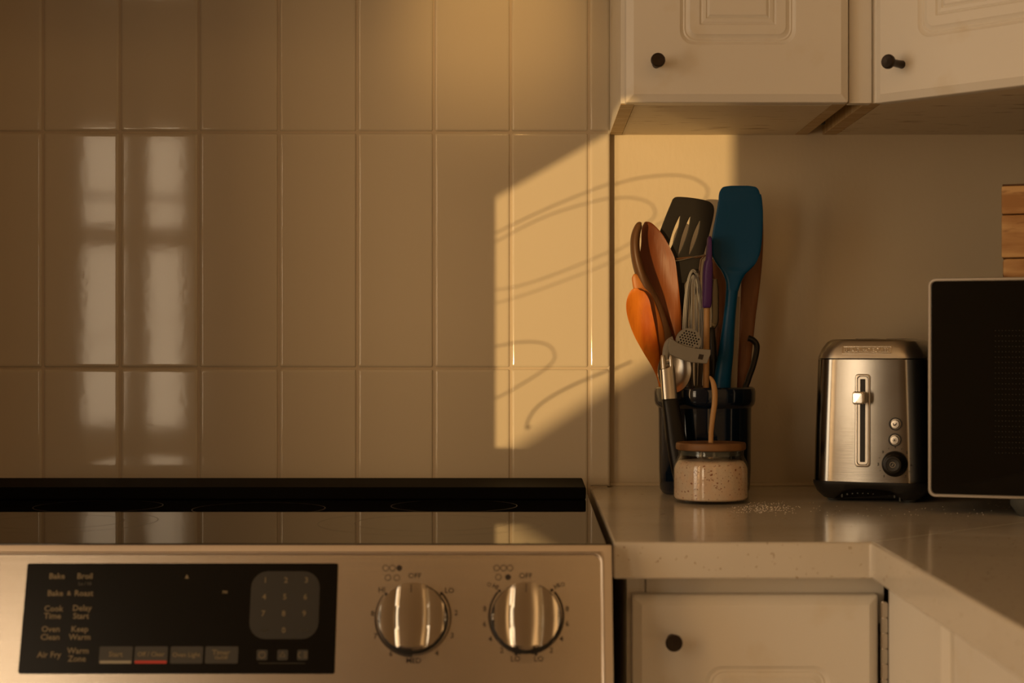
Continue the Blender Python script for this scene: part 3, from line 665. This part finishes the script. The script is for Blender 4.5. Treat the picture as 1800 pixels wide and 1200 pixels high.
# ------------------------------------------------------------------ toaster
ta = rad(-21)
tu = Vector((math.cos(ta), math.sin(ta), 0)); tb = Vector((-math.sin(ta), math.cos(ta), 0))
TO = Vector((.3345, -.215, ZT)); TW, TL = .135, .200
toa = thing('toaster', (TO.x, TO.y, ZT), 'brushed steel toaster with lever slot and black dial beside the microwave', 'toaster')
def tring(ins, z, r, bul=.003, zf=None, back=None):
    P = rrect(ins, TW-ins, ins*.6, (TL if back is None else back)-ins, r, 7, side=14); out = []
    for (s, d) in P:
        q = (s-TW/2)/(TW/2)
        bb = bul*(1-q*q)
        dd = d-bb*(1 if d < TL/2 else -1)*(1 if (d < TL*.2 or d > TL*.8) else 0)
        zz = z if zf is None else zf(s, d)
        out.append(TO+tu*s+tb*dd+Vector((0, 0, zz)))
    return out
MB().loft([tring(.0005, .0245, .022), tring(0, .0247, .022), tring(.002, .095, .022), tring(.0045, .1695, .022), tring(.0052, .1702, .022)]).build('body', M_tsteel, toa, ang=50)
MB().loft([tring(.0062, .1705, .022), tring(.0045, .1712, .022), tring(.0056, .1750, .022), tring(.009, .1830, .022), tring(.0145, .1905, .022), tring(.019, .1932, .021), tring(.024, .1940, .02)]).build('top_cover', M_chrome2, toa, ang=40)
for s0 in (.045, .082):
    b = MB(); P = rrect(s0, s0+.022, .045, TL-.04, .004, 4)
    b.loft([[TO+tu*s+tb*d+Vector((0, 0, .1941)) for s, d in P], [TO+tu*s+tb*d+Vector((0, 0, .1946)) for s, d in P]]).build('bread_slot', M_bplast, toa)
def zf(s, d):
    q = (s-.068)/.040
    return .0032+(.0115*max(0, 1-q*q*q*q) if abs(q) < 1 else 0)
MB().loft([tring(.0145, 0, .020, zf=zf), tring(.0105, 0, .021, zf=lambda s, d: zf(s, d)*1.0+.0012), tring(.003, .012, .022, zf=lambda s, d: max(.012, zf(s, d)+.003)), tring(-.001, .0205, .023), tring(-.0012, .0243, .023)], cap0=True).build('base', M_bplast, toa, ang=40)
vr = MB()
for k in range(12):
    s = .036+k*.0062; z = zf(s, 0)
    p = TO+tu*s+tb*(.0105-.003*(1-((s-TW/2)/(TW/2))**2)); mm = Matrix.Translation((p.x, p.y, ZT+z-.001)) @ Matrix.Rotation(ta, 4, 'Z')
    vr.box((-.0011, -.001, -.0040), (.0011, .001, .0015), .0004, 1, mm)
o = vr.build('vent_ribs', M_foot, toa); o['kind'] = 'stuff'
for (s, d) in [(.022, .030), (TW-.022, .030), (.022, TL-.03), (TW-.022, TL-.03)]:
    p = TO+tu*s+tb*d
    MB().lathe([(.0001, 0), (.0065, 0), (.0078, .0015), (.0080, .0050), (.0001, .0050)], 20, c=(p.x, p.y, ZT)).build('foot', M_foot, toa)
# front face plane (tilted back very slightly)
tf = Plane(TO-tb*.0034+Vector((0, 0, .0245)), tu, Vector((0, 0, 1))+tb*.022); tf.n = -tb.copy()
def tp(px, py): return tf.uv(px, py)
a0, b1 = tp(1505, 657); a1, b0 = tp(1531, 821); am = (a0+a1)/2-.0012
hw = .0090; 
MB().loft([[tf.at(x, y, h) for x, y in rrect(am-hw+i, am+hw-i, b0+i, b1-i, .004, 4)] for i, h in [(0, -.002), (0, .0012), (.0008, .0018), (.0022, .0018), (.0030, .0008)]]).build('lever_bezel', M_chrome2, toa)
MB().loft([[tf.at(x, y, h) for x, y in rrect(am-.0030, am+.0030, b0+.006, b1-.006, .0006, 2)] for h in (.0009, .0012)]).build('lever_slot', M_bplast, toa)
lx, ly = tp(1514, 698)
lv = MB().loft([[tf.at(x, y, h) for x, y in rrect(am-.0068*k, am+.0068*k, ly-.0070*k, ly+.0070*k, .0030*k, 4)] for k, h in [(.75, .001), (.9, .004), (1, .012), (1, .020), (.98, .0235)]]).build('lever', M_chrome2, toa)
MB().loft([[tf.at(x, y, h) for x, y in rrect(am-.0072*k, am+.0072*k, ly-.0078*k, ly+.0078*k, .0034*k, 4)] for k, h in [(.9, .0235), (1, .025), (1, .030), (.9, .033), (.7, .0338)]]).build('lever_cap', M_chrome, lv)
for i, (x, y) in enumerate([(1574, 745), (1573, 773)]):
    a, b = tp(x, y)
    bt_ = MB().lathe([(.0001, -.002), (.0066, -.002), (.0066, .0006), (.0053, .0008), (.0053, .0045), (.0046, .0053), (.0001, .0055)], 32, tf.mat(a, b, 0)).build('button', M_chrome2, toa)
    MB().lathe([(.0062, .0001), (.0076, .0001), (.0076, .0014), (.0062, .0014), (.0062, .0001)], 32, tf.mat(a, b, 0)).build('button_ring', M_bplast, bt_)
    if i == 0: MB().prism([[(-.0022, -.0016), (.0006, -.0018), (.0024, .0008), (.0014, .0014), (.0004, -.0004), (-.0014, -.0002), (-.0014, .0014), (-.0024, .0014)]], .0003, 0, tf.mat(a, b, .0057)).build('icon', M_ink, bt_)
    else:
        ic = MB()
        for k in range(3):
            ic.box((-.0025, -.00028, 0), (.0025, .00028, .0003), m=tf.mat(a, b, .0056, k*PI/3))
        ic.build('icon', M_ink, bt_)
a, b = tp(1573, 815); 
dk = MB().lathe([(.0001, -.003), (.0148, -.003), (.0152, .002), (.0146, .006), (.0128, .0085), (.0118, .010), (.0110, .016), (.0098, .0178), (.0078, .0185), (.0070, .0180), (.0001, .0180)], 40, tf.mat(a, b, 0)).build('dial', M_bplast, toa)
ic = MB(); n = 24
for (ri, ro) in [(.0028, .0034)]:
    ic.add([tuple(Vector((q*math.cos(2*PI*i/n), q*math.sin(2*PI*i/n), 0))) for q in (ri, ro) for i in range(n)], [(i, (i+1) % n, (i+1) % n+n, i+n) for i in range(n)], tf.mat(a, b, .0183))
ic.box((-.0004, -.0018, 0), (.0004, .0018, .0002), m=tf.mat(a, b, .0182, -.5))
ic.build('icon', M_beige, dk)
tk = MB()
for k in range(13):
    an = rad(-50+k*23.3); 
    if k % 2 == 0: tk.text(str(7-k//2), .0042, tf.mat(a+.0195*math.cos(an), b+.0195*math.sin(an), .0006+.0006*(an > 1)), th=.0001)
    else: tk.lathe([(.0001, 0), (.0004, 0), (.0004, .0003), (.0001, .0003)], 8, tf.mat(a+.0192*math.cos(an), b+.0192*math.sin(an), .0006))
tk.build('dial_numbers', M_ink, toa, smooth=False, weld=False)
# embossed badge on the sloping front of the top cover
bslope = math.atan2(.0080, .0045*.6+.004)
q0 = TO+tb*(.0034-.0030)+Vector((0, 0, .1750)); q1 = TO+tb*(.0087-.0030)+Vector((0, 0, .1905))
pb_ = Plane(q0, tu, (q1-q0)); pb_.n = pb_.u.cross(pb_.v); 
if pb_.n.y > 0: pb_.n = -pb_.n
a0, b1 = pb_.uv(1481, 609); a1, b0 = pb_.uv(1567, 621)
bd = MB().text('BLACK+DECKER', .0072, pb_.mat((a0+a1)/2, (b0+b1)/2-.0002, .0011), th=.0006, bold=.0001).build('badge_lettering', M_chrome, toa, smooth=False, weld=False)
o1 = rrect(a0, a1, b0-.0003, b1+.0003, .0012, 3); o2 = rrect(a0+.0007, a1-.0007, b0+.0004, b1-.0004, .0008, 3)
MB().prism([o1, o2], .0018, 0, pb_.mat(h=.0006)).build('badge_frame', M_chrome, toa)

# ------------------------------------------------------------------ microwave
ma = rad(-18)
mu = Vector((math.cos(ma), math.sin(ma), 0)); mbk = Vector((-math.sin(ma), math.cos(ma), 0))
MO = Vector((.4375, -.370, .933)); MW, MH, MD = .45, .2415, .28
mic = thing('microwave', (MO.x, MO.y, ZT), 'microwave with black glass door in a thin silver frame, standing in the corner', 'microwave')
pm = Plane(MO, mu, (0, 0, 1)); pm.n = -mbk.copy()
def mring(i, h, r): return [pm.at(x, y, h) for x, y in rrect(i, MW-i, i, MH-i, r, 6)]
MB().loft([mring(.0015, -MD, .006), mring(.0015, -.022, .006)]).build('case', M_bplast, mic)
dr = MB().loft([mring(.0004, -.0215, .008), mring(.0002, -.002, .008), mring(0, -.0004, .008), mring(.0007, .0006, .008), mring(.0030, .0006, .006), mring(.0036, -.0004, .0055)]).build('door', M_frame, mic)
gm = MB().loft([mring(.0037, -.0010, .0054), mring(.0037, -.0003, .0054), mring(.0042, 0, .005)]).build('glass', M_glassblack, dr)
dots = MB()
for i in range(34):
    for j in range(24):
        x = .072+i*.0036; y = .050+j*.0058
        dots.add([pm.at(x+q, y+r_, .0001) for q, r_ in [(-.0005, 0), (0, -.0005), (.0005, 0), (0, .0005)]], [(0, 1, 2, 3)])
o = dots.build('screen_dots', mat('screen_dot', (.03, .027, .018), .6), dr, smooth=False, weld=False); o['kind'] = 'stuff'
for (s, d) in [(.108, .012), (.36, .012), (.10, .25), (.36, .25)]:
    p = MO+mu*s+mbk*d
    MB().lathe([(.0001, 0), (.012, 0), (.0165, .006), (.021, .0125), (.0215, .0190), (.0001, .0190)], 28, c=(p.x, p.y, ZT)).build('foot', M_foot, mic)
# wooden block on the microwave
ZM = MO.z+MH
wb = thing('plank_box', (.53, -.36, ZM), 'weathered wooden plank box standing on top of the microwave', 'box')
base = W(1760, 480, -.372); bo = Vector((base.x, -.372, ZM-.0014))
zz = [0, .0235, .0715, .1035]
for k in range(3):
    mm = Matrix.Translation((bo.x+[.0016, .0004, 0][k], bo.y+[0, .0008, -.0004][k], bo.z)) @ Matrix.Rotation(ma, 4, 'Z')
    MB().box((0, 0, zz[k]+.0003), (.20, .09, zz[k+1]-.0004), .0022 if k else .004, 2, mm).build('plank', M_plank, wb)
mm = Matrix.Translation(bo) @ Matrix.Rotation(ma, 4, 'Z')
MB().box((.001, .0015, .1032), (.198, .088, .1050), .0006, 1, mm).build('dark_top', M_w4, wb)

# ------------------------------------------------------------------ out of frame: hood, added blockers that shade the tiles, cut reflections and shape the sunbeam
hood = thing('range_hood', (-.31, -.25, 1.66), 'steel range hood fixed above the cooktop', 'hood')
MB().box((X0, -.50, 1.66), (X1, -.02, 1.74), .004).build('canopy', M_steel, hood)
MB().box((-.45, -.30, 1.74), (-.17, -.02, 2.5)).build('chimney', M_steel, hood)
fr = thing('fridge_blocker', (-1.1, -.4, 0), 'unseen fridge-shaped block added left of the range to shade the tiles', 'fridge_blocker')  # added out of view so the left tiles fall into shade
MB().box((-1.60, -.80, .03), (-.84, -.03, 1.85), .006).build('body', M_room, fr)
MB().box((-1.598, -.86, .06), (-.842, -.805, 1.25), .008).build('door', M_room, fr)
MB().box((-1.598, -.86, 1.262), (-.842, -.805, 1.845), .008).build('door', M_room, fr)
rk = thing('reflection_blocker', (-.96, -1.5, 0), 'unseen rack of two posts added to cut the window reflection in the tiles', 'rack')  # added out of view to hide strips of the mirrored window
MB().box((-.899, -1.525, .02), (-.851, -1.475, 1.90), .004).build('post', M_w4, rk)
MB().box((-1.075, -1.525, .02), (-.998, -1.475, 1.90), .004).build('post', M_w4, rk)
MB().box((-1.10, -1.52, 1.90), (-.83, -1.48, 1.93), .004).build('rail', M_w4, rk)
MB().box((-1.09, -1.66, 0), (-1.0, -1.34, .02), .003).build('foot', M_w4, rk)
MB().box((-.91, -1.66, 0), (-.84, -1.34, .02), .003).build('foot', M_w4, rk)
# wires added behind the camera; their loops cast the faint curls in the sun patch
YO = -2.40
orn = thing('shadow_wires', (-1.36, YO, wz0), 'unseen curled wires added by the window to cast curls in the sun patch', 'wire support')
def curl(pts, r=.0009):
    q = []
    for px, py in pts:
        p = W(px, py, 0 if px > 1075 else TY); k = p.y-YO
        q.append((p.x-SUN_T*k, YO, p.z-SUN_E*k))
    MB().tube([tuple(p) for p in cat_rom(q, 6)], r, 6).build('wire', M_bplast, orn)
curl([(760, 465), (815, 440), (900, 395), (1000, 350), (1100, 318), (1170, 308), (1215, 312), (1243, 330), (1240, 350), (1225, 362)])
curl([(760, 490), (815, 462), (880, 420), (960, 380), (1040, 355), (1100, 347), (1140, 355), (1152, 375), (1140, 390), (1120, 400)], .0008)
curl([(760, 515), (820, 512), (900, 505), (980, 480), (1075, 440), (1130, 412), (1180, 380)], .0007)
curl([(760, 552), (820, 542), (900, 525), (1000, 490), (1075, 460), (1140, 430)], .0006)
curl([(760, 640), (820, 622), (900, 603), (950, 602), (972, 615), (968, 640), (900, 685), (822, 723), (760, 745)], .0010)
curl([(1110, 635), (1075, 648), (1000, 680), (950, 710), (930, 735), (925, 753), (932, 748)], .0014)
MB().box((-1.42, YR, wz0-.06), (-.96, -2.36, wz0-.045), .002).build('window_sill', M_room, window)
p760 = W(760, 600, TY).x-SUN_T*(TY-YO)
MB().tube([(p760, YO, wz0-.045), (p760, YO, 1.36)], .003, 8).build('rod', M_bplast, orn)
# unseen slabs added outside, cut to bound the sun patch above, below and beside
def sunpt(px, py, Y): p = W(px, py, TY); return (p.x+SUN_T*(Y-TY), Y, p.z+SUN_E*(Y-TY))
def slab(name, pts, Y, dep, label):
    vs = [sunpt(px, py, Y) for px, py in pts]; vs2 = [(x, y-dep, z) for x, y, z in vs]; n = len(pts)
    o = MB().add(vs+vs2, [tuple(range(n)), tuple(range(n, 2*n))]+[(i, (i+1) % n, (i+1) % n+n, i+n) for i in range(n)]).build(name, M_ext, smooth=False)
    o['kind'] = 'structure'; return o
slab('sun_blocker_1', [(500, 545), (815, 365), (1090, 208), (1600, 208), (1600, -900), (500, -900)], -4.6, .05, '')
slab('sun_blocker_2', [(1279, -500), (1279, 1300), (1900, 1300), (1900, -500)], -7.0, .3, '')
slab('sun_blocker_3', [(300, 1181), (890, 795), (1150, 628), (1500, 400), (2200, 400), (2200, 2000), (300, 2000)], -10.0, .3, '')
